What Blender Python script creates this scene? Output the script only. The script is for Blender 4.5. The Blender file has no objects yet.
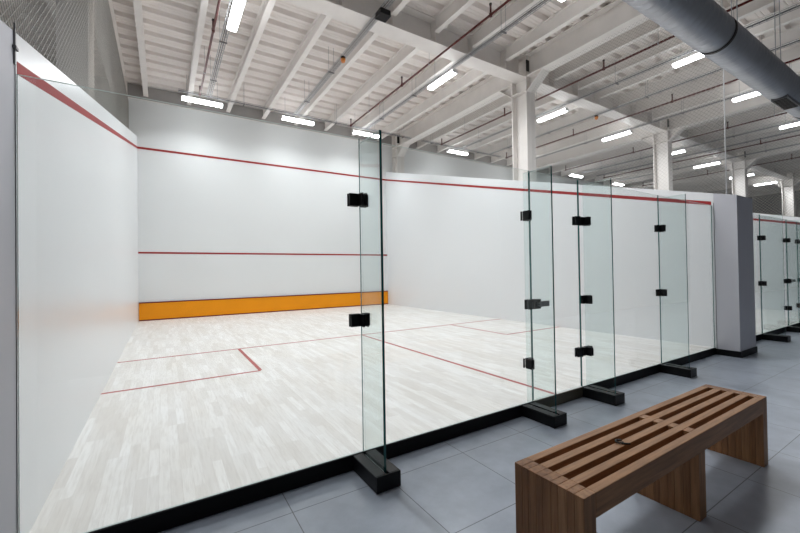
import bpy, bmesh, math, random
from mathutils import Matrix, Vector
random.seed(7)
scene = bpy.context.scene
COL = scene.collection

# ------------------------------------------------------------------ layout (metres, court floor at z = 0)
W, L = 7.56, 9.75            # court width, length (front wall at y = L)
WT = 0.64                    # thickness of the walls between courts
HF = -0.10                   # hall floor
GH = 2.135                   # height of the glass
STUB = -0.30                 # near end of the side walls
DECK, JB, GB = 6.25, 5.95, 5.75   # roof deck, underside of joists, underside of girder and beams
CX = [-0.35, 7.95, 14.93, 21.91, 28.89]       # column lines
CY0, CY1 = 3.55, 4.00        # column depth range
XL, XR, YN = -8.0, 36.0, -4.0

# ------------------------------------------------------------------ materials
def new_mat(name):
    m = bpy.data.materials.new(name); m.use_nodes = True
    nt = m.node_tree; nt.nodes.clear()
    out = nt.nodes.new('ShaderNodeOutputMaterial')
    return m, nt, out

def link(nt, a, b): nt.links.new(a, b)

def coords(nt, scale=(1, 1, 1), rot=(0, 0, 0), loc=(0, 0, 0)):
    tc = nt.nodes.new('ShaderNodeTexCoord'); mp = nt.nodes.new('ShaderNodeMapping')
    mp.inputs['Scale'].default_value = scale; mp.inputs['Rotation'].default_value = rot
    mp.inputs['Location'].default_value = loc
    link(nt, tc.outputs['Object'], mp.inputs['Vector'])
    return mp.outputs['Vector']

def noise(nt, vec, scale, detail=3, rough=.5):
    n = nt.nodes.new('ShaderNodeTexNoise'); n.inputs['Scale'].default_value = scale
    n.inputs['Detail'].default_value = detail; n.inputs['Roughness'].default_value = rough
    link(nt, vec, n.inputs['Vector']); return n.outputs['Fac']

def ramp(nt, fac, stops):
    r = nt.nodes.new('ShaderNodeValToRGB'); e = r.color_ramp.elements
    while len(e) < len(stops): e.new(.5)
    for k, (p, c) in enumerate(stops):
        e[k].position = p; e[k].color = (*c, 1)
    link(nt, fac, r.inputs['Fac']); return r.outputs['Color']

def mix(nt, fac, a, b, mode='MIX'):
    n = nt.nodes.new('ShaderNodeMix'); n.data_type = 'RGBA'; n.blend_type = mode
    for sock, v in ((n.inputs[0], fac), (n.inputs[6], a), (n.inputs[7], b)):
        if hasattr(v, 'is_output'): link(nt, v, sock)
        elif isinstance(v, (int, float)): sock.default_value = v
        else: sock.default_value = (*v, 1)
    return n.outputs[2]

def bsdf(nt, out, col, rough=.5, metal=0., spec=.5, bump=None, bstr=.1, bdist=.01):
    b = nt.nodes.new('ShaderNodeBsdfPrincipled')
    if hasattr(col, 'is_output'): link(nt, col, b.inputs['Base Color'])
    else: b.inputs['Base Color'].default_value = (*col, 1)
    if hasattr(rough, 'is_output'): link(nt, rough, b.inputs['Roughness'])
    else: b.inputs['Roughness'].default_value = rough
    b.inputs['Metallic'].default_value = metal
    b.inputs['Specular IOR Level'].default_value = spec
    if bump is not None:
        bn = nt.nodes.new('ShaderNodeBump'); bn.inputs['Strength'].default_value = bstr
        bn.inputs['Distance'].default_value = bdist
        link(nt, bump, bn.inputs['Height']); link(nt, bn.outputs['Normal'], b.inputs['Normal'])
    link(nt, b.outputs[0], out.inputs['Surface']); return b

def plain(name, col, rough=.5, metal=0., spec=.5, var=.06, scale=3.):
    m, nt, out = new_mat(name)
    f = noise(nt, coords(nt), scale, 4)
    lo = tuple(c * (1 - var) for c in col); hi = tuple(min(1, c * (1 + var)) for c in col)
    bsdf(nt, out, ramp(nt, f, [(.3, lo), (.7, hi)]), rough, metal, spec)
    return m

def plaster(name, col, rough=.32, marks=True):
    m, nt, out = new_mat(name)
    v = coords(nt)
    c = ramp(nt, noise(nt, v, .7, 3), [(.3, tuple(x * .97 for x in col)), (.7, col)])
    if marks:                                   # faint ball marks
        s = ramp(nt, noise(nt, v, 9., 2, .6), [(.0, (0, 0, 0)), (.70, (0, 0, 0)), (.76, (1, 1, 1))])
        c = mix(nt, s, c, tuple(x * .90 for x in col))
    bsdf(nt, out, c, rough, 0, .4, noise(nt, v, 60, 2), .04, .004)
    return m

def wood_court():
    m, nt, out = new_mat('pale_ash_strip')
    v = coords(nt, rot=(0, 0, math.pi / 2))
    b = nt.nodes.new('ShaderNodeTexBrick'); b.offset = .37; b.offset_frequency = 3
    b.squash = 1; b.inputs['Scale'].default_value = 1
    b.inputs['Brick Width'].default_value = .42; b.inputs['Row Height'].default_value = .058
    b.inputs['Mortar Size'].default_value = .0008; b.inputs['Mortar Smooth'].default_value = .3
    b.inputs['Color1'].default_value = (.76, .735, .71, 1); b.inputs['Color2'].default_value = (.90, .89, .88, 1)
    b.inputs['Mortar'].default_value = (.68, .65, .62, 1)
    link(nt, v, b.inputs['Vector'])
    g = noise(nt, coords(nt, scale=(26, 2.2, 1)), 2.2, 6, .65)
    c = mix(nt, ramp(nt, g, [(.36, (.5, .5, .5)), (.54, (1, 1, 1))]), (.66, .63, .60), b.outputs['Color'])
    big = noise(nt, coords(nt, scale=(2.2, .6, 1)), 1.6, 3)
    c = mix(nt, 1.0, c, ramp(nt, big, [(.3, (.93, .91, .88)), (.65, (1, 1, 1))]), 'MULTIPLY')
    bsdf(nt, out, c, .42, 0, .35)
    return m

def hall_tile():
    m, nt, out = new_mat('grey_stone_tile')
    v = coords(nt, loc=(-1.145 + 1.23, .235 + .615, 0))
    b = nt.nodes.new('ShaderNodeTexBrick'); b.offset = 0; b.squash = 1
    b.inputs['Scale'].default_value = 1; b.inputs['Brick Width'].default_value = .617
    b.inputs['Row Height'].default_value = .617; b.inputs['Mortar Size'].default_value = .003
    b.inputs['Mortar Smooth'].default_value = .2
    b.inputs['Color1'].default_value = (.35, .385, .45, 1); b.inputs['Color2'].default_value = (.38, .415, .48, 1)
    b.inputs['Mortar'].default_value = (.13, .135, .15, 1)
    link(nt, v, b.inputs['Vector'])
    f = noise(nt, coords(nt), 4.5, 6, .62)
    c = mix(nt, 1.0, b.outputs['Color'], ramp(nt, f, [(.3, (.84, .84, .85)), (.7, (1.1, 1.1, 1.1))]), 'MULTIPLY')
    bsdf(nt, out, c, .32, 0, .5, noise(nt, coords(nt), 40, 3), .05, .003)
    return m

def bench_wood(name, axis):
    m, nt, out = new_mat(name)
    sc = [34, 34, 34]; sc[axis] = 2.2
    g = noise(nt, coords(nt, scale=tuple(sc)), 1.6, 6, .62)
    geo = nt.nodes.new('ShaderNodeNewGeometry')
    base = ramp(nt, geo.outputs['Random Per Island'], [(0, (.22, .098, .038)), (.5, (.29, .138, .058)), (1, (.37, .19, .088))])
    c = mix(nt, 1.0, base, ramp(nt, g, [(.3, (.62, .58, .54)), (.65, (1.12, 1.1, 1.08))]), 'MULTIPLY')
    bsdf(nt, out, c, .5, 0, .35, g, .12, .002)
    return m

def glass(name, tint, ior=1.5):
    m, nt, out = new_mat(name)
    t = nt.nodes.new('ShaderNodeBsdfTransparent'); t.inputs['Color'].default_value = (*tint, 1)
    g = nt.nodes.new('ShaderNodeBsdfGlossy'); g.inputs['Roughness'].default_value = .0
    fr = nt.nodes.new('ShaderNodeFresnel'); geo = nt.nodes.new('ShaderNodeNewGeometry')
    mi = nt.nodes.new('ShaderNodeMapRange'); mi.inputs[3].default_value = ior; mi.inputs[4].default_value = 1 / ior   # same reflectance from inside the slab
    link(nt, geo.outputs['Backfacing'], mi.inputs[0]); link(nt, mi.outputs[0], fr.inputs['IOR'])
    mx = nt.nodes.new('ShaderNodeMixShader')
    link(nt, fr.outputs[0], mx.inputs[0]); link(nt, t.outputs[0], mx.inputs[1]); link(nt, g.outputs[0], mx.inputs[2])
    link(nt, mx.outputs[0], out.inputs['Surface'])
    return m

def emit(name, col, s):
    m, nt, out = new_mat(name)
    e = nt.nodes.new('ShaderNodeEmission'); e.inputs['Color'].default_value = (*col, 1); e.inputs['Strength'].default_value = s
    link(nt, e.outputs[0], out.inputs['Surface']); return m

M = dict(
    court=plaster('white_court_plaster', (.77, .785, .80)),
    endwall=plaster('white_end_wall_paint', (.77, .78, .785), .42),
    grey=plaster('grey_lilac_paint', (.58, .58, .625), .5, False),
    darkwall=plain('dark_grey_cladding', (.10, .10, .11), .7),
    red=plain('red_line_paint', (.33, .028, .03), .6, spec=.25),
    redfloor=plain('red_floor_paint', (.42, .07, .062), .5),
    wood=wood_court(), tile=hall_tile(),
    steel=plain('white_painted_steel', (.78, .75, .72), .5, var=.04),
    greysteel=plain('grey_painted_steel', (.30, .29, .28), .5),
    deck=plain('white_roof_sheet', (.77, .725, .69), .5, var=.05, scale=1.2),
    black=plain('black_powder_coat', (.008, .008, .009), .4, spec=.2),
    skirting=plain('black_skirting', (.007, .007, .008), .5, spec=.15),
    threshold=plain('olive_reflection_threshold', (.10, .09, .06), .45),  # olive tone paints a reflection onto the strip
    edge_top=plain('lit_look_glass_edge', (.50, .58, .56), .3),  # brightness of the lit top edge put into the colour
    orange=plain('orange_tin_paint', (.84, .30, .002), .5, spec=.2, var=.03),
    tinred=plain('dark_red_tin_edge', (.16, .014, .014), .6, spec=.15),
    galv=plain('galvanised_steel', (.36, .37, .385), .5, .3, var=.12, scale=5),
    duct=plain('galvanised_spiral_sheet', (.42, .435, .465), .36, .65, var=.1, scale=2),
    pipe=plain('dark_red_pipe_paint', (.09, .014, .012), .5, spec=.3),
    net=plain('grey_netting_twine', (.36, .345, .315), .8),
    lamp_body=plain('white_lamp_housing', (.7, .7, .7), .4),
    tube=emit('lit_lamp_diffuser', (.95, .98, 1), 15.0),
    glass=glass('clear_glass', (.972, .985, .982), 1.45),
    glass_fin=glass('greenish_fin_glass', (.925, .965, .96), 1.45),
    edge=plain('green_glass_edge', (.015, .10, .095), .15),
    beacon=plain('orange_plastic', (.75, .26, .05), .4),
    lever=plain('brushed_grey_metal', (.16, .16, .165), .35, .6),
    slat=bench_wood('brown_bench_wood_along', 0), panel=bench_wood('brown_bench_wood_upright', 2), crossw=bench_wood('brown_bench_wood_across', 1),
    knot=plain('dark_iron', (.03, .025, .02), .5),
)

# ------------------------------------------------------------------ mesh builder
class MB:
    def __init__(s): s.bm = bmesh.new(); s.mats = []
    def mi(s, m):
        if m not in s.mats: s.mats.append(m)
        return s.mats.index(m)
    def box(s, x0, x1, y0, y1, z0, z1, m, bev=0):
        i = s.mi(m)
        vs = [s.bm.verts.new((x, y, z)) for z in (z0, z1) for y in (y0, y1) for x in (x0, x1)]
        fs = [s.bm.faces.new([vs[k] for k in q]) for q in ((0, 2, 3, 1), (4, 5, 7, 6), (0, 1, 5, 4), (2, 6, 7, 3), (0, 4, 6, 2), (1, 3, 7, 5))]
        for f in fs: f.material_index = i
        if bev:
            es = list({e for f in fs for e in f.edges})
            r = bmesh.ops.bevel(s.bm, geom=es, offset=bev, segments=2, affect='EDGES', profile=.5)
            for f in r['faces']: f.material_index = i
        return fs
    def prism(s, pts, axis, a, b, m):
        """polygon pts in the plane across axis, pulled from a to b"""
        i = s.mi(m)
        def p(u, v, w): return {0: (w, u, v), 1: (u, w, v), 2: (u, v, w)}[axis]
        A = [s.bm.verts.new(p(u, v, a)) for u, v in pts]; B = [s.bm.verts.new(p(u, v, b)) for u, v in pts]
        n = len(pts); fs = [s.bm.faces.new(A[::-1]), s.bm.faces.new(B)]
        for k in range(n): fs.append(s.bm.faces.new((A[k], A[(k + 1) % n], B[(k + 1) % n], B[k])))
        for f in fs: f.material_index = i
        return fs
    def tube(s, a, b, r, m, n=8, r2=None, smooth=True):
        a, b = Vector(a), Vector(b); d = (b - a).normalized(); i = s.mi(m)
        u = d.orthogonal().normalized(); v = d.cross(u); r2 = r if r2 is None else r2
        ring = lambda c, q: [s.bm.verts.new(c + q * (math.cos(t) * u + math.sin(t) * v)) for t in (2 * math.pi * k / n for k in range(n))]
        A, B = ring(a, r), ring(b, r2)
        fs = [s.bm.faces.new(A[::-1]), s.bm.faces.new(B)]
        for k in range(n):
            f = s.bm.faces.new((A[k], A[(k + 1) % n], B[(k + 1) % n], B[k])); f.smooth = smooth; fs.append(f)
        for f in fs: f.material_index = i
    def build(s, name, parent=None, origin=None):
        bmesh.ops.recalc_face_normals(s.bm, faces=s.bm.faces)
        o0 = Vector(origin) if origin is not None else Vector((0, 0, 0))
        if origin is not None: bmesh.ops.translate(s.bm, verts=s.bm.verts, vec=-o0)
        me = bpy.data.meshes.new(name); s.bm.to_mesh(me); s.bm.free()
        for m in s.mats: me.materials.append(m)
        o = bpy.data.objects.new(name, me); COL.objects.link(o)
        if parent is not None:
            o.parent = parent; o.location = o0 - Vector(parent.location)
        else: o.location = o0
        return o

def tag(o, label, cat, group=None, kind=None):
    o['label'] = label; o['category'] = cat
    if group: o['group'] = group
    if kind: o['kind'] = kind
    return o
def thing(name, loc, label, cat, group=None):
    o = bpy.data.objects.new(name, None); o.empty_display_size = .1; COL.objects.link(o); o.location = loc
    return tag(o, label, cat, group)
ORD = ['first', 'second', 'third', 'fourth', 'fifth', 'sixth', 'seventh', 'eighth', 'ninth', 'tenth', 'eleventh', 'twelfth']
def lcopy(o, loc, label):
    """copy a thing with its parts and their sub-parts"""
    c = o.copy(); COL.objects.link(c); c.location = loc; c['label'] = label
    for ch in list(o.children):
        d = ch.copy(); COL.objects.link(d); d.parent = c
        for g in list(ch.children):
            h = g.copy(); COL.objects.link(h); h.parent = d
    return c

# ------------------------------------------------------------------ the setting
def structure(o, label, cat): return tag(o, label, cat, kind='structure')

b = MB(); b.box(XL, XR, YN, -.014, HF - .15, HF, M['tile'])
structure(b.build('floor'), 'blue-grey stone tile floor of the hall in front of the glass', 'floor')

b = MB(); b.box(0, W, 0, L, HF - .15, 0, M['wood'])
e = .0012; lw = .045
def fline(x0, x1, y0, y1): b.box(x0, x1, y0, y1, 0, e, M['redfloor'])
SY, BY, BW = 4.26, 2.63, 1.58
fline(0, W, SY - lw / 2, SY + lw / 2)
fline(W / 2 - lw / 2, W / 2 + lw / 2, .0, SY - lw / 2)
for x0, x1, xi in ((0, BW, BW), (W - BW, W, W - BW)):
    fline(x0, x1, BY - lw / 2, BY + lw / 2); fline(xi - lw / 2, xi + lw / 2, BY + lw / 2, SY - lw / 2)
structure(b.build('floor'), 'pale ash strip court floor with red service lines', 'floor')

b = MB(); b.box(W + WT, CX[2] - .32, 0, L, HF - .15, 0, M['wood'])
structure(b.build('floor'), 'pale wooden floor of the next court behind the grey wall end', 'floor')

# front wall: one long end wall of the hall
b = MB(); b.box(XL, XR, L, L + .25, HF - .15, DECK, M['endwall'])
def rline(z0, z1, x0=0., x1=W): b.box(x0, x1, L - .0015, L, z0, z1, M['red'])
rline(4.545, 4.605); rline(1.775, 1.825)
structure(b.build('wall_front'), 'tall white front wall with red out line and service line', 'wall')

def side_top(y): return 2.32 + .2615 * y
GE = -.028
def side_line(y): return 2.165 + (4.575 - 2.165) / L * y
def side_wall(name, x0, x1, faces, label):
    """thick wall between two courts: sloped top, white inside, grey projecting end, red line"""
    b = MB()
    b.prism([(GE, HF), (L, HF), (L, side_top(L)), (GE, side_top(GE))], 0, x0, x1, M['court'])
    b.prism([(STUB, HF), (GE, HF), (GE, side_top(GE)), (STUB, side_top(STUB))], 0, x0, x1, M['grey'])
    h = .029
    for xf, s in faces:
        xa, xb = sorted((xf, xf + s * .0015))
        b.prism([(0, side_line(0) - h), (L, side_line(L) - h), (L, side_line(L) + h), (0, side_line(0) + h)], 0, xa, xb, M['red'])
    return structure(b.build(name), label, 'wall')
side_wall('wall_left', -WT - .05, 0, [(0, 1)], 'white left court wall with sloping red line and grey near end')
side_wall('wall_right', W, W + WT, [(W, -1), (W + WT, 1)], 'white right court wall with sloping red line and grey near end')
side_wall('wall_neighbour', CX[2] - .32, CX[2] + .32, [(CX[2] - .32, -1), (CX[2] + .32, 1)], 'white far wall of the next court with sloping red line')
b = MB(); b.box(XL - .2, XL, YN, L, HF, DECK, M['darkwall'])
structure(b.build('wall_west'), 'dark wall far behind the left netting', 'wall')
b = MB(); b.box(XR, XR + .2, YN, L, HF, DECK, M['darkwall'])
structure(b.build('wall_east'), 'dark wall at the far right end of the hall', 'wall')

# black skirtings: edge of the raised court floor and foot of the wall end
FX = [1.70, 3.365, 4.285, 5.91]          # glass fins
PANES = [(.001, 1.6992), (1.7008, 3.44), (4.21, 5.9092), (5.9108, W - .001)]
DOOR = (3.452, 4.198)
b = MB(); b.box(0, 3.45, -.014, 0, HF, -.001, M['skirting']); b.box(4.20, W, -.014, 0, HF, -.001, M['skirting'])
structure(b.build('baseboard_front'), 'black skirting along the raised edge of the court floor', 'skirting')
b = MB(); b.box(3.45, 4.20, -.014, 0, HF, -.001, M['threshold'])
structure(b.build('trim_1'), 'dark threshold strip under the glass door, olive reflection put into its colour', 'threshold')
b = MB()
b.box(W - .012, W, STUB - .012, -.0145, HF, -.012, M['skirting']); b.box(W, W + WT + .012, STUB - .012, STUB, HF, -.012, M['skirting'])
b.box(W + WT, W + WT + .012, STUB, -.0145, HF, -.012, M['skirting'])
structure(b.build('baseboard_right'), 'black skirting around the foot of the grey wall end', 'skirting')
b = MB(); b.box(W + WT, CX[2] - .32, -.014, 0, HF, -.001, M['skirting'])
structure(b.build('baseboard_neighbour'), 'black skirting along the floor edge of the next court', 'skirting')

# corrugated roof deck
b = MB(); P = .414; prof = []
y = YN - .074
while y < L + .2:
    prof += [(y, DECK), (y + .075, DECK), (y + .09, DECK + .014), (y + .105, DECK), (y + .15, DECK), (y + .165, DECK + .014), (y + .18, DECK), (y + .255, DECK), (y + .275, DECK + .085), (y + .375, DECK + .085)]
    y += P
prof.append((y, DECK))
prof += [(y, DECK + .2), (YN - .074, DECK + .2)]
i = b.mi(M['deck'])
A = [b.bm.verts.new((XL, u, v)) for u, v in prof]; Bv = [b.bm.verts.new((XR, u, v)) for u, v in prof]
for k in range(len(prof)): b.bm.faces.new((A[k], A[(k + 1) % len(prof)], Bv[(k + 1) % len(prof)], Bv[k]))
structure(b.build('ceiling'), 'white corrugated roof deck high over the courts', 'ceiling')

# ------------------------------------------------------------------ steel frame
S = M['steel']
TOP = DECK - .002
def ibeam_x(b, x0, x1, yc, z0, z1, fw, ft=.022, wt=.014):
    b.box(x0, x1, yc - fw / 2, yc + fw / 2, z0, z0 + ft, S); b.box(x0, x1, yc - fw / 2, yc + fw / 2, z1 - ft, z1, S)
    b.box(x0, x1, yc - wt / 2, yc + wt / 2, z0 + ft, z1 - ft, S)
def ibeam_y(b, y0, y1, xc, z0, z1, fw, ft=.022, wt=.014):
    b.box(xc - fw / 2, xc + fw / 2, y0, y1, z0, z0 + ft, S); b.box(xc - fw / 2, xc + fw / 2, y0, y1, z1 - ft, z1, S)
    b.box(xc - wt / 2, xc + wt / 2, y0, y1, z0 + ft, z1 - ft, S)
GY = (CY0 + CY1) / 2
COLNAME = ['behind the left netting', 'behind the right court wall', 'second in line beyond the next court', 'third in line to the right', 'farthest in line to the right']
# columns along the girder line and against the front wall
for k, x in enumerate(CX):
    for r, (y0, y1) in enumerate(((CY0, CY1), (9.33, 9.70))):
        zf = [side_top(y0) - .9 if k < 3 else HF, side_top(y0) - .9 if k < 3 else HF][r]
        zf = HF
        lab = ('white steel column %s, carrying the long girder' if r == 0 else 'white steel column %s, standing against the front wall') % COLNAME[k]
        t = thing('steel_column', (x, (y0 + y1) / 2, zf), lab, 'column', None)
        b = MB()
        for yy in ((y0, y0 + .024), (y1 - .024, y1)): b.box(x - .15, x + .15, yy[0], yy[1], zf, DECK, S)
        b.box(x - .008, x + .008, y0 + .024, y1 - .024, zf, DECK, S)
        b.box(x - .15, x + .15, y0 + .024, y1 - .024, GB + .0, GB + .022, S)
        b.box(x - .15, x + .15, y0 + .024, y1 - .024, GB - .33, GB - .31, S)
        b.build('shaft', t)
        for s in (-1, 1):
            if r == 1 and s == 1: continue
            b = MB(); yf = y0 if s < 0 else y1
            tri = [(yf, GB), (yf + s * .42, GB), (yf, GB - .34)]
            b.prism(tri, 0, x - .007, x + .007, S)
            n = Vector((.34, .42)).normalized() * .022
            b.prism([(yf + s * .42, GB), (yf + s * .42 + s * n.x * .0, GB - .022 * 1.55), (yf, GB - .34 - .022 * 1.28), (yf, GB - .34)], 0, x - .13, x + .13, S)
            b.build('knee_brace', t)
        b = MB(); b.box(x - .15, x - .05, y0 - .014, y0, 5.86, 6.12, M['black'])  # thin black box drawn for the dark slot beside the girder end
        o = b.build('dark_joint_slot', t); o['label'] = 'dark slot at the girder joint'
# girder along x, one length per bay
BAYS = [(XL, CX[0])] + [(CX[k], CX[k + 1]) for k in range(4)] + [(CX[4], XR)]
BAYN = ['left of the court behind the netting', 'across the court', 'over the second bay', 'over the third bay', 'over the fourth bay', 'over the farthest bay']
JN = ['beyond the left netting', 'over the court', 'in the second bay', 'in the third bay', 'in the fourth bay', 'in the farthest bay']
joist_x = []
for k, (x0, x1) in enumerate(BAYS):
    n = max(2, round((x1 - x0) / 1.0)); 
    if k == 1: xs = [.2 + j for j in range(8)]
    elif k == 0: xs = [x1 - .72 - j for j in range(7)]
    else: xs = [x0 + (x1 - x0) * (j + 1) / n for j in range(n - 1)]
    joist_x.append(sorted(xs))
    t = thing('girder', ((x0 + x1) / 2, GY, GB), 'deep white steel girder running %s' % BAYN[k], 'girder', None)
    b = MB(); ibeam_x(b, x0 + .151, x1 - .151, GY, GB, TOP, .35); b.build('girder_section', t)
    for xj in xs:
        b = MB()
        b.box(xj - .005, xj + .005, GY - .16, GY - .0071, GB + .0225, DECK - .0255, S); b.box(xj - .005, xj + .005, GY + .0071, GY + .16, GB + .0225, DECK - .0255, S)
        b.build('stiffener', t)
# long beams on the column lines
for k, x in enumerate(CX):
    for y0, y1, w in ((YN, CY0 - .002, 'towards the hall'), (CY1 + .002, 9.328, 'towards the front wall')):
        b = MB(); ibeam_y(b, y0, y1, x, GB - .02, DECK, .30)
        tag(b.build('roof_beam', origin=(x, (y0 + y1) / 2, GB)), 'white steel roof beam from the column %s, running %s' % (COLNAME[k], w), 'beam')
# joists
for k, xs in enumerate(joist_x):
    for j, x in enumerate(xs):
        for y0, y1, w in ((YN, GY - .18, 'hall side'), (GY + .18, L - .05, 'front wall side')):
            b = MB()
            b.box(x - .055, x + .055, y0, y1, JB, JB + .014, S); b.box(x - .055, x + .055, y0, y1, DECK - .012, DECK - .001, S)
            b.box(x - .006, x + .006, y0, y1, JB + .014, DECK - .012, S)
            tag(b.build('roof_joist', origin=(x, (y0 + y1) / 2, JB)),
                '%s white roof joist from the left, %s, %s' % (ORD[j], JN[k], w), 'joist', 'roof joists')
# edge beam on the front wall
b = MB(); b.box(XL, XR, L - .045, L, 5.86, 6.22, M['greysteel']); b.box(XL, XR, L - .046, L, 5.85, 5.862, M['steel'])
tag(b.build('edge_beam', origin=(4, L, 5.9)), 'grey steel edge beam along the top of the front wall', 'beam')

# ------------------------------------------------------------------ court fittings
t = thing('tin_board', (W / 2, L, 0), 'orange tin board along the foot of the front wall', 'board')
b = MB(); b.box(.01, W - .01, L - .035, L - .002, .03, .465, M['orange']); b.build('panel', t)
b = MB(); b.box(.01, W - .01, L - .05, L - .002, .465, .49, M['tinred']); b.build('top_strip', t)['label'] = 'dark red top strip'
b = MB(); b.box(.01, W - .01, L - .04, L - .002, .0015, .03, M['tinred']); b.build('bottom_strip', t)['label'] = 'dark red bottom strip'

def pane_mesh(b, x0, x1, y0, y1, z0, z1, thin, m):
    """glass slab: the two wide faces clear, upright edges green, top and bottom painted paler as if lit"""
    fs = b.box(x0, x1, y0, y1, z0, z1, m); i = b.mi(M['edge']); j = b.mi(M['edge_top'])
    for f in fs:
        f.normal_update()
        if abs(f.normal[thin]) < .5: f.material_index = i if abs(f.normal.z) < .5 else j
        if thin == 0 and abs(f.normal.y) > .5 and f.calc_center_median().y > -.02: f.material_index = b.mi(m)
G2 = .006; G3 = .0085
pane_names = ['widest clear glass panel between the left wall and the nearest fin', 'clear glass panel between the nearest fin and the door',
              'clear glass panel between the door and the far right fin', 'clear glass panel between the far right fin and the right wall']
for (x0, x1), lab in zip(PANES, pane_names):
    b = MB(); pane_mesh(b, x0, x1, -G2, G2, .002, GH, 1, M['glass'])
    tag(b.build('glass_wall', origin=((x0 + x1) / 2, 0, .0)), lab, 'glass wall', 'glass back wall of the court')

K = M['black']
def clamp_meshes(t, x, z, wl, wr, h=.085, left=True, right=True, fin=True):
    """patch fitting: plates on the panes either side of a fin and cheeks along the fin"""
    b = MB()
    x0, x1 = x - wl, x + wr
    for s in (-1, 1):
        y0, y1 = (-G2 - .016, -G2 - .0005) if s < 0 else (G2 + .0005, G2 + .016)
        b.box(x0, x - .0095, y0, y1, z - h / 2, z + h / 2, K, .002) if left else None
        b.box(x + .0095, x1, y0, y1, z - h / 2, z + h / 2, K, .002) if right else None
    if fin:
        for s in (-1, 1):
            xa, xb = sorted((x + s * (G3 + .0005), x + s * (G3 + .012)))
            b.box(xa, xb, -.075, -G2 - .016, z - h / 2, z + h / 2, K, .002)
    return b.build('patch_clamp', t)

fin_labels = ['nearest glass fin on a black foot, tallest in view', 'glass fin on a black foot at the left side of the door',
              'glass fin on a black foot at the right side of the door', 'glass fin on a black foot nearest the right wall']
def make_fin(x, label, zs, group, wl=.062, wr=.09):
    t = thing('glass_fin', (x, -.15, HF), label, 'glass fin', group)
    b = MB(); pane_mesh(b, x - G3, x + G3, -.30, -.0065, -.02, GH - .035, 0, M['glass_fin']); b.build('fin_pane', t)
    b = MB()
    for s in (-1, 1):                                       # two cheeks with the slot between them
        xa, xb = sorted((x + s * .0095, x + s * .085)); b.box(xa, xb, -.335, -.0145, HF + .001, -.002, K, .004)
    b.box(x - .0095, x + .0095, -.333, -.0145, HF + .001, -.024, K); b.box(x - .085, x + .085, -.345, -.3355, HF + .001, -.002, K, .003); b.build('foot', t)
    for z in zs: clamp_meshes(t, x, z, wl, wr)
    return t
ZH, ZM, ZL = 1.71, .895, .36
for x, lab, zs, wl, wr in zip(FX, fin_labels, ((ZH, ZM), (ZH, ZL), (ZH, ZM, ZL), (ZH, ZM)), (.085, .02, .062, .062), (.055, .074, .09, .09)):
    make_fin(x, lab, zs, 'glass fins bracing the back wall', wl, wr)

def make_door(x0, x1, label, hinge_right=True):
    t = thing('glass_door', ((x0 + x1) / 2, 0, 0), label, 'door')
    b = MB(); pane_mesh(b, x0, x1, -G2, G2, .008, GH, 1, M['glass']); b.build('door_pane', t)
    for z in (ZH, ZL):
        b = MB()
        for y0, y1 in ((-G2 - .016, -G2 - .0005), (G2 + .0005, G2 + .016)): b.box(x1 - .07, x1 - .002, y0, y1, z - .045, z + .045, K, .002)
        b.tube((x1 + .004, -G2 - .012, z - .05), (x1 + .004, -G2 - .012, z + .05), .008, K)
        b.build('hinge', t)
    b = MB()
    for y0, y1 in ((-G2 - .022, -G2 - .0005), (G2 + .0005, G2 + .022)): b.box(x0 + .002, x0 + .10, y0, y1, ZM - .045, ZM + .045, K, .003)
    lk = b.build('lock_case', t)
    b = MB(); b.tube((x0 + .05, -G2 - .022, ZM), (x0 + .05, -G2 - .055, ZM), .012, M['lever'])
    b.box(x0 + .035, x0 + .16, -G2 - .07, -G2 - .055, ZM - .022, ZM + .03, M['lever'], .004)
    h = b.build('lever_handle'); h.parent = lk
    h['label'] = 'grey metal lever'
    return t
make_door(*DOOR, 'frameless glass door with black hinges and lock between the two middle fins')
# strike case on the pane beside the door lock
t = thing('strike_case', (3.40, 0, ZM), 'black lock keeper clamped on the glass beside the door lock', 'lock keeper')
b = MB()
for y0, y1 in ((-G2 - .022, -G2 - .0005), (G2 + .0005, G2 + .022)): b.box(3.385, 3.438, y0, y1, ZM - .045, ZM + .045, K, .003)
b.build('keeper_plate', t)

# next court: panes, fins, door
n0, n1 = W + WT, CX[2] - .32
NF = [9.65, 11.105, 12.03]
for (x0, x1), lab in zip(((n0 + .012, 9.642), (9.658, 11.20), (11.95, n1 - .012)),
        ('glass panel of the next court beside the grey wall end', 'glass panel of the next court between its fin and door', 'glass panel of the next court beyond its door')):
    b = MB(); pane_mesh(b, x0, x1, -G2, G2, .002, GH, 1, M['glass'])
    tag(b.build('glass_wall', origin=((x0 + x1) / 2, 0, 0)), lab, 'glass wall', 'glass back wall of the next court')
make_fin(NF[0], 'small distant glass fin on a black foot in the next court', (ZH, ZM), 'glass fins of the next court')
make_fin(NF[1], 'distant glass fin left of the next court door', (ZH, ZM, ZL), 'glass fins of the next court', .062, .07)
make_fin(NF[2], 'distant glass fin right of the next court door', (ZH, ZM, ZL), 'glass fins of the next court', .062, .07)
make_door(11.212, 11.938, 'distant glass door with black hinges in the next court')

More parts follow.
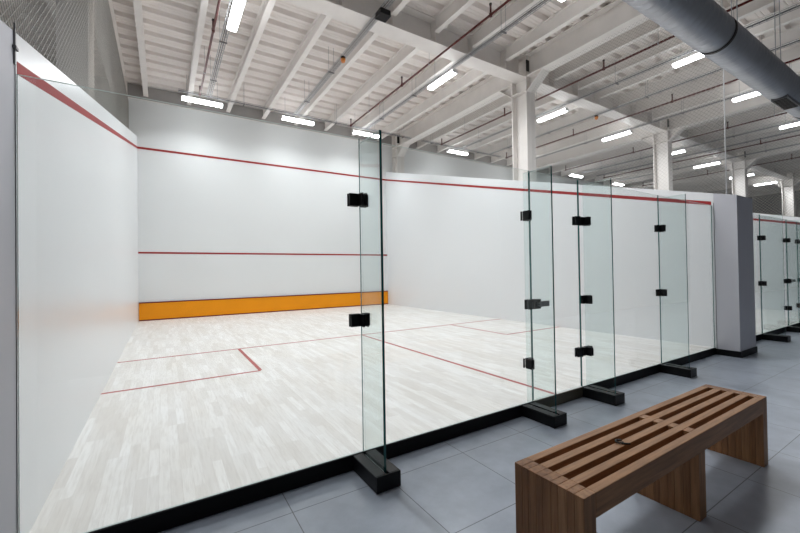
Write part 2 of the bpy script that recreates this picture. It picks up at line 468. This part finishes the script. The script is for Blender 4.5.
# bracket on the left wall above the glass
t = thing('wall_bracket', (.012, -.04, 2.16), 'small dark upright bracket on the left wall above the glass', 'bracket')
b = MB(); b.box(.001, .007, -.050, -.038, 2.16, 2.345, M['lever'], .001); b.build('bar', t)
b = MB(); b.box(.0005, .014, -.066, -.030, 2.225, 2.238, M['lever'], .001); b.build('clip', t)
b = MB(); b.box(.0004, .003, -.031, -.026, HF + .1, 2.17, M['lever'])
tag(b.build('glass_channel', origin=(.005, 0, 1)), 'thin dark upright channel holding the glass at the left wall', 'channel')
b = MB(); b.box(W - .003, W - .0004, -.033, -.026, HF + .1, 2.17, M['lever'])
tag(b.build('glass_channel', origin=(W - .005, 0, 1)), 'thin dark upright channel holding the glass at the right wall', 'channel')

# ------------------------------------------------------------------ netting
def make_net(x, y0, y1, label, cell=.046, tw=.0029, top=GB - .022, cable=True, sloped=True):
    t = thing('court_netting', (x, (y0 + y1) / 2, 3), label, 'netting', None)
    zb = (lambda y: side_top(y) + .01)
    b = MB(); i = b.mi(M['net']); st = cell * math.sqrt(2)
    sl, ic = .2615, 2.33
    for s in (1, -1):
        k0 = int((y0 * -s - 1) / st) if s > 0 else 0
        # lines z = s*y + c, clipped to y0..y1, sloped bottom edge and level top
        cs = [zb(y0) - s * y0, top - s * y0, zb(y1) - s * y1, top - s * y1]
        c = min(cs)
        while c < max(cs):
            c += st
            lo, hi = y0, y1
            if s > 0:
                lo = max(lo, (ic - c) / (s - sl)); hi = min(hi, top - c)
            else:
                hi = min(hi, (c - ic) / (1 + sl)); lo = max(lo, c - top)
            if hi - lo < .02: continue
            p, q = Vector((x + s * .001, lo, s * lo + c)), Vector((x + s * .001, hi, s * hi + c))
            d = (q - p).normalized(); nrm = Vector((0, -d.z, d.y)) * tw / 2; ex = Vector((tw / 2, 0, 0))
            ring = [nrm, ex, -nrm, -ex]
            A = [b.bm.verts.new(p + r) for r in ring]; B2 = [b.bm.verts.new(q + r) for r in ring]
            for m_ in range(4): b.bm.faces.new((A[m_], A[(m_ + 1) % 4], B2[(m_ + 1) % 4], B2[m_]))
    b.build('mesh', t)
    if cable:
        b = MB(); b.tube((x, y0 - .006, zb(y0) - .008), (x, y0 - .006, top), .008, M['lamp_body'], 6); b.build('edge_cable', t)
    b = MB(); b.tube((x, y0, zb(y0) + .004), (x, y1, zb(y1) + .004), .006, M['net'], 6); b.build('bottom_cord', t)
    return t
make_net(-.175, -.10, L - .06, 'grey diamond netting hanging above the whole left court wall', top=GB - .03)
make_net(CX[1], -.06, CY0 - .01, 'grey diamond netting above the right wall, right of the big column')
make_net(CX[1], CY1 + .01, 9.32, 'grey diamond netting above the right wall, left of the big column')
make_net(CX[2], -.06, CY0 - .01, 'dim netting in the distance above the far wall of the next court', .06, .0036)
make_net(CX[3], -.06, CY0 - .01, 'dim netting farther off along the third bay', .08, .006)

# ------------------------------------------------------------------ lamps
ZL_ = 5.60; LAMP_W = 46
def lamp_proto():
    t = thing('strip_lamp', (0, 0, ZL_), '', 'lamp', 'strip lamps')
    b = MB(); b.box(-.06, .06, -.475, .475, .034, .062, M['lamp_body'], .006)
    o = b.build('housing'); o.parent = t
    b = MB(); b.prism([(-.06, .033), (-.08, .018), (-.08, -.008), (-.058, -.028), (.058, -.028), (.08, -.008), (.08, .018), (.06, .033)], 1, -.458, .458, M['tube'])
    o = b.build('diffuser'); o.parent = t
    for s in (-1, 1):
        b = MB(); b.prism([(-.06, .0335), (-.081, .02), (-.081, -.01), (-.058, -.03), (.058, -.03), (.081, -.01), (.081, .02), (.06, .0335)], 1, s * .466 - .0075, s * .466 + .0075, M['lamp_body'])
        o = b.build('end_cap'); o.parent = t
        b = MB(); b.box(-.02, .075, s * .35 - .012, s * .35 + .012, .062, .068, M['galv']); b.tube((.068, s * .35, .066), (.068, s * .35, DECK - ZL_), .004, M['galv'], 5)
        o = b.build('hanger_rod'); o.parent = t
    ld = bpy.data.lights.new('lamp_light', 'AREA'); ld.shape = 'RECTANGLE'; ld.size = .11; ld.size_y = .90
    ld.energy = LAMP_W; ld.spread = math.radians(150); ld.color = (.95, .98, 1)
    lo = bpy.data.objects.new('lamp_light', ld); COL.objects.link(lo); lo.parent = t; lo.location = (0, 0, -.031)
    return t
proto = lamp_proto(); used = False
full = [c for c in proto.children if c.type == 'LIGHT'][0].data
power = {}
for q_ in (.5, .7):                       # the row by the front wall and the far bays burn lower
    power[q_] = full.copy(); power[q_].energy = LAMP_W * q_
LX = [1.63, 6.05, 10.06, 13.45, 17.37, 20.65, 24.75, 28.2]
def lamp(x, y, rot, label, dim=1.):
    global used
    o = proto if not used else lcopy(proto, (0, 0, 0), label); used = True
    o['label'] = label; o.location = (x, y, ZL_); o.rotation_euler = (0, 0, rot)
    if dim != 1.:
        for ch in o.children:
            if ch.type == 'LIGHT':
                ch.data = power[dim]
for k, x in enumerate(LX):
    lamp(x, 4.5, 0, 'lit strip lamp, %s from the left in the row near the girder' % ORD[k], 1. if x < 9 else .7)
for k, x in enumerate(LX[:6]):
    lamp(x, .98, 0, 'lit strip lamp, %s from the left in the row by the duct' % ORD[k], 1. if x < 9 else .7)
lamp(-3.0, 4.5, 0, 'added unseen strip lamp left of the court, brightening beyond the left netting', .7)  # added lamps out of view, brightening the space behind the left net
lamp(-3.0, 8.47, math.pi / 2, 'added unseen crosswise strip lamp left of the court, brightening beyond the left netting', .7)
for k, x in enumerate((1.44, 3.90, 6.10, 9.92, 13.5, 17.25, 20.95, 24.4)):
    lamp(x, 8.47, math.pi / 2, 'lit strip lamp crosswise near the front wall, %s from the left' % ORD[k], .5)

# ------------------------------------------------------------------ cable trays
Gv = M['galv']
def tray(pts_x, y0, y1, label, along_y=True, z=5.695, drops=()):
    x = pts_x
    loc = (x, (y0 + y1) / 2, z) if along_y else ((y0 + y1) / 2, x, z)
    t = thing('cable_tray', loc, label, 'cable tray', 'cable trays')
    T = (lambda a, c, w: (x + a, c, w)) if along_y else (lambda a, c, w: (c, x + a, w))
    b = MB()
    for a in (-.05, .05):
        for w in (.0, .03): b.tube(T(a, y0, z + w), T(a, y1, z + w), .005, Gv, 4)
    b.tube(T(0, y0, z), T(0, y1, z), .004, Gv, 4)
    n = int((y1 - y0) / .10)
    for k in range(n + 1):
        c = y0 + (y1 - y0) * k / n
        b.tube(T(-.05, c, z), T(.05, c, z), .0035, Gv, 4)
        for a in (-.05, .05): b.tube(T(a, c, z), T(a, c, z + .03), .0035, Gv, 4)
    b.build('wire_basket', t)
    b = MB(); b.tube(T(.015, y0 + .02, z + .013), T(.015, y1 - .02, z + .013), .009, M['lever'], 6); b.tube(T(-.02, y0 + .02, z + .012), T(-.02, y1 - .02, z + .012), .007, M['black'], 6)
    b.build('cable', t)
    for c in drops:
        b = MB()
        for a in (-.06, .06): b.tube(T(a, c, z - .012), T(a, c, DECK), .004, Gv, 4)
        xa, xb = T(-.07, c - .015, z - .022), T(.07, c + .015, z - .006)
        b.box(min(xa[0], xb[0]), max(xa[0], xb[0]), min(xa[1], xb[1]), max(xa[1], xb[1]), xa[2], xb[2], M['lever'])
        b.build('hanger', t)
    return t
TX = [1.57, 3.78, 6.02, 9.93, 11.38, 13.45, 17.37, 18.6, 20.65]
TN = ['above the lamp row over the left of the court', 'over the middle of the court with the orange beacon', 'above the lamp row over the right of the court',
      'first beyond the right wall netting', 'with the small orange beacon beyond the netting', 'third beyond the right wall netting', 'fourth beyond the right wall netting, thin with distance',
      'fifth beyond the right wall netting, thin with distance', 'sixth beyond the right wall netting, thin with distance']
trays = []
for x, nm in zip(TX, TN):
    trays += [tray(x, YN + .2, 8.23, 'galvanised wire cable tray %s' % nm, drops=(-1.9, .35, 2.6, 5.6, 7.3))]
tray(8.30, .9, 7.72, 'galvanised wire cable tray running crosswise along the front lamps of the court', along_y=False, drops=(2.4, 5.0, 7.4))
tray(8.30, 8.18, 12.0, 'galvanised wire cable tray running crosswise beyond the right wall netting', along_y=False, drops=(8.6, 10.8))

def beacon(t, x, y):
    b = MB(); b.tube((x, y, 5.64), (x, y, 5.684), .05, K, 12); o = b.build('beacon', t); o['label'] = 'small orange beacon'
    b = MB(); b.tube((x, y, 5.64), (x, y, 5.575), .055, M['beacon'], 14, .035); h = b.build('beacon_lens'); h.parent = o
beacon(trays[1], 3.76, 4.90)
beacon(trays[4], 11.38, 3.97)
b = MB(); b.box(3.70, 3.90, 3.18, 3.38, 5.60, 5.689, K, .01); o = b.build('junction_box', trays[1]); o['label'] = 'black junction box'
b = MB(); b.box(3.695, 3.905, 3.175, 3.385, 5.588, 5.60, K, .003); h = b.build('box_lid'); h.parent = o

# ------------------------------------------------------------------ sprinkler pipes
def pipe(x, y0, y1, label, heads, z=5.66):
    t = thing('sprinkler_pipe', (x, (y0 + y1) / 2, z), label, 'pipe', 'dark red sprinkler pipes')
    b = MB(); b.tube((x, y0, z), (x, y1, z), .021, M['pipe'], 10); b.build('run', t)
    for c in heads:
        b = MB(); b.tube((x, c, z), (x, c, z + .17), .017, M['pipe'], 8); b.tube((x, c, z - .03), (x, c, z + .03), .028, M['pipe'], 8); b.tube((x, c, z + .17), (x, c, z + .20), .024, M['knot'], 8)
        b.build('sprinkler_head', t)
    for c in (heads[0] - 1.2, heads[0] - 4.0, heads[0] - 6.9):
        if c < y0: continue
        b = MB(); b.tube((x, c, z + .02), (x, c, DECK), .004, Gv, 4); b.tube((x, c - .012, z), (x, c + .012, z), .027, Gv, 8); b.build('hanger', t)
PX = [(1.36, YN + .2, 8.2, 'over the left of the court'), (5.43, YN + .2, 8.2, 'over the right of the court'), (8.93, YN + .2, 8.2, 'first beyond the right wall netting'),
      (12.2, YN + .2, 8.2, 'second beyond the right wall netting'), (16.03, .98, 8.2, 'third beyond the netting, ending near the duct'), (19.1, YN + .2, 8.2, 'fourth beyond the netting, small with distance'),
      (22.9, YN + .2, 8.2, 'fifth beyond the netting, very small with distance')]
for x, y0, y1, nm in PX:
    pipe(x, y0, y1, 'dark red sprinkler pipe %s' % nm, [h for h in (8.15, 5.25, 2.35, -.55) if h > y0])

# ------------------------------------------------------------------ spiral duct
DY, DZ, DR = -.40, 4.20, .209
t = thing('ventilation_duct', (10, DY, DZ), 'fat round galvanised spiral duct crossing the upper right corner', 'duct')
b = MB(); i = b.mi(M['duct']); n = 40; xs = []
x = 2.0
while x < 26:
    xs += [(x, 0), (x + .070, 0), (x + .080, .015), (x + .102, .015), (x + .112, 0)]; x += .12
prev = None
for xx, dr in xs:
    r = [b.bm.verts.new((xx + .10 * k / n * 0, DY + (DR + dr) * math.cos(2 * math.pi * k / n), DZ + (DR + dr) * math.sin(2 * math.pi * k / n))) for k in range(n)]
    if prev:
        for k in range(n):
            f = b.bm.faces.new((prev[k], prev[(k + 1) % n], r[(k + 1) % n], r[k])); f.smooth = True
    prev = r
b.build('spiral_shell', t)
for xx in (6.62, 10.85):
    b = MB()
    prevs = None
    for k in range(n + 1):
        a = 2 * math.pi * k / n
        ring = [b.bm.verts.new((xx + dx, DY + rr * math.cos(a), DZ + rr * math.sin(a))) for dx, rr in ((-.02, DR + .003), (-.02, DR + .016), (.02, DR + .016), (.02, DR + .003))]
        if prevs:
            for q in range(4): b.bm.faces.new((prevs[q], prevs[(q + 1) % 4], ring[(q + 1) % 4], ring[q])).smooth = False
        prevs = ring
    b.mi(M['knot']); b.build('clamp_band', t)
b = MB()
b.box(9.2, 9.9, DY - .10, DY + .10, DZ - DR - .035, DZ - DR + .02, M['lever'])
for k in range(9): b.box(9.23 + .073 * k, 9.25 + .073 * k, DY - .085, DY + .085, DZ - DR - .046, DZ - DR - .035, M['knot'])
b.build('air_grille', t)['label'] = 'dark rectangular air grille'
for xx in (5.2, 7.3, 9.2, 11.2, 13.2):
    b = MB()
    for s in (-1, 1): b.tube((xx, DY + s * .03, DZ + DR - .005), (xx, DY + s * .03, DECK), .006, Gv, 5)
    b.build('hanger_rod', t)

# ------------------------------------------------------------------ bench
bx0, bx1, by0, by1, bz = 1.897, 3.958, -1.482, -1.147, .35
t = thing('slatted_bench', ((bx0 + bx1) / 2, (by0 + by1) / 2, HF), 'brown slatted wooden bench standing on the grey tiles in front of the glass', 'bench')
sw = (by1 - by0 - 4 * .0325) / 5; TH = .10
for k in range(5):
    y0 = by0 + k * (sw + .0325)
    b = MB(); b.box(bx0 + .0785, bx1 - .0785, y0, y0 + sw, bz - TH, bz, M['slat'], .003); b.build('slat', t)
for x0, x1 in ((2.905, 2.975),):
    for k in range(4):
        y0 = by0 + k * (sw + .0325) + sw
        b = MB(); b.box(x0 + .001, x1 - .001, y0 + .0004, y0 + .0321, bz - TH, bz - .0008, M['slat'], .002); b.build('spacer_block', t)
for x0, x1, zt in ((bx0, bx0 + .078, bz), (2.90, 2.98, bz - TH - .0005), (bx1 - .078, bx1, bz)):
    b = MB(); n = 9; y = by0
    for k in range(n):
        w = sw if k % 2 == 0 else .0325
        b.box(x0, x1, y + .0004, y + w - .0004, HF + .0005, zt, M['panel'], .0018); y += w
    b.build('leg', t)
b = MB()
for k in range(14):
    a0, a1 = k / 13 * math.pi * 1.5, (k + 1) / 13 * math.pi * 1.5
    c = Vector((2.478, -1.305, bz + .004))
    b.tube(c + Vector((.02 * math.cos(a0), .016 * math.sin(a0), .006 * (k % 2))), c + Vector((.02 * math.cos(a1), .016 * math.sin(a1), .006 * ((k + 1) % 2))), .004, M['knot'], 6)
b.tube((2.47, -1.32, bz + .004), (2.50, -1.345, bz + .004), .005, M['knot'], 6)
tag(b.build('wire_loop', origin=(2.478, -1.305, bz)), 'small dark loop of wire lying on the bench slats', 'wire')

# ------------------------------------------------------------------ camera, world
q = [0.5513, -2.3458, 1.2267, 0.5585, 0.0105, -0.0153, 379.301]
yaw, pitch, roll = q[3:6]
f = Vector((math.sin(yaw) * math.cos(pitch), math.cos(yaw) * math.cos(pitch), math.sin(pitch)))
r = Vector((math.cos(yaw), -math.sin(yaw), 0)); u = r.cross(f)
r2 = r * math.cos(roll) + u * math.sin(roll); u2 = -r * math.sin(roll) + u * math.cos(roll)
cam = bpy.data.cameras.new('camera'); co = bpy.data.objects.new('camera', cam); COL.objects.link(co)
mat = Matrix((r2, u2, -f)).transposed().to_4x4(); mat.translation = Vector(q[:3]); co.matrix_world = mat
cam.sensor_fit = 'HORIZONTAL'; cam.sensor_width = 36; cam.lens = q[6] * 36 / 800; cam.clip_start = .05; cam.clip_end = 200
scene.camera = co

w = bpy.data.worlds.new('hall_air'); scene.world = w; w.use_nodes = True
w.node_tree.nodes['Background'].inputs[0].default_value = (.88, .92, 1, 1)
w.node_tree.nodes['Background'].inputs[1].default_value = .06

vs = scene.view_settings
vs.view_transform = 'Standard'; vs.look = 'None'; vs.gamma = 1; vs.use_curve_mapping = False; vs.exposure = 0.42
cy = scene.cycles
cy.max_bounces = 14; cy.diffuse_bounces = 10; cy.glossy_bounces = 5; cy.transparent_max_bounces = 24
cy.use_denoising = True; cy.sample_clamp_indirect = 8
cy.use_light_tree = True
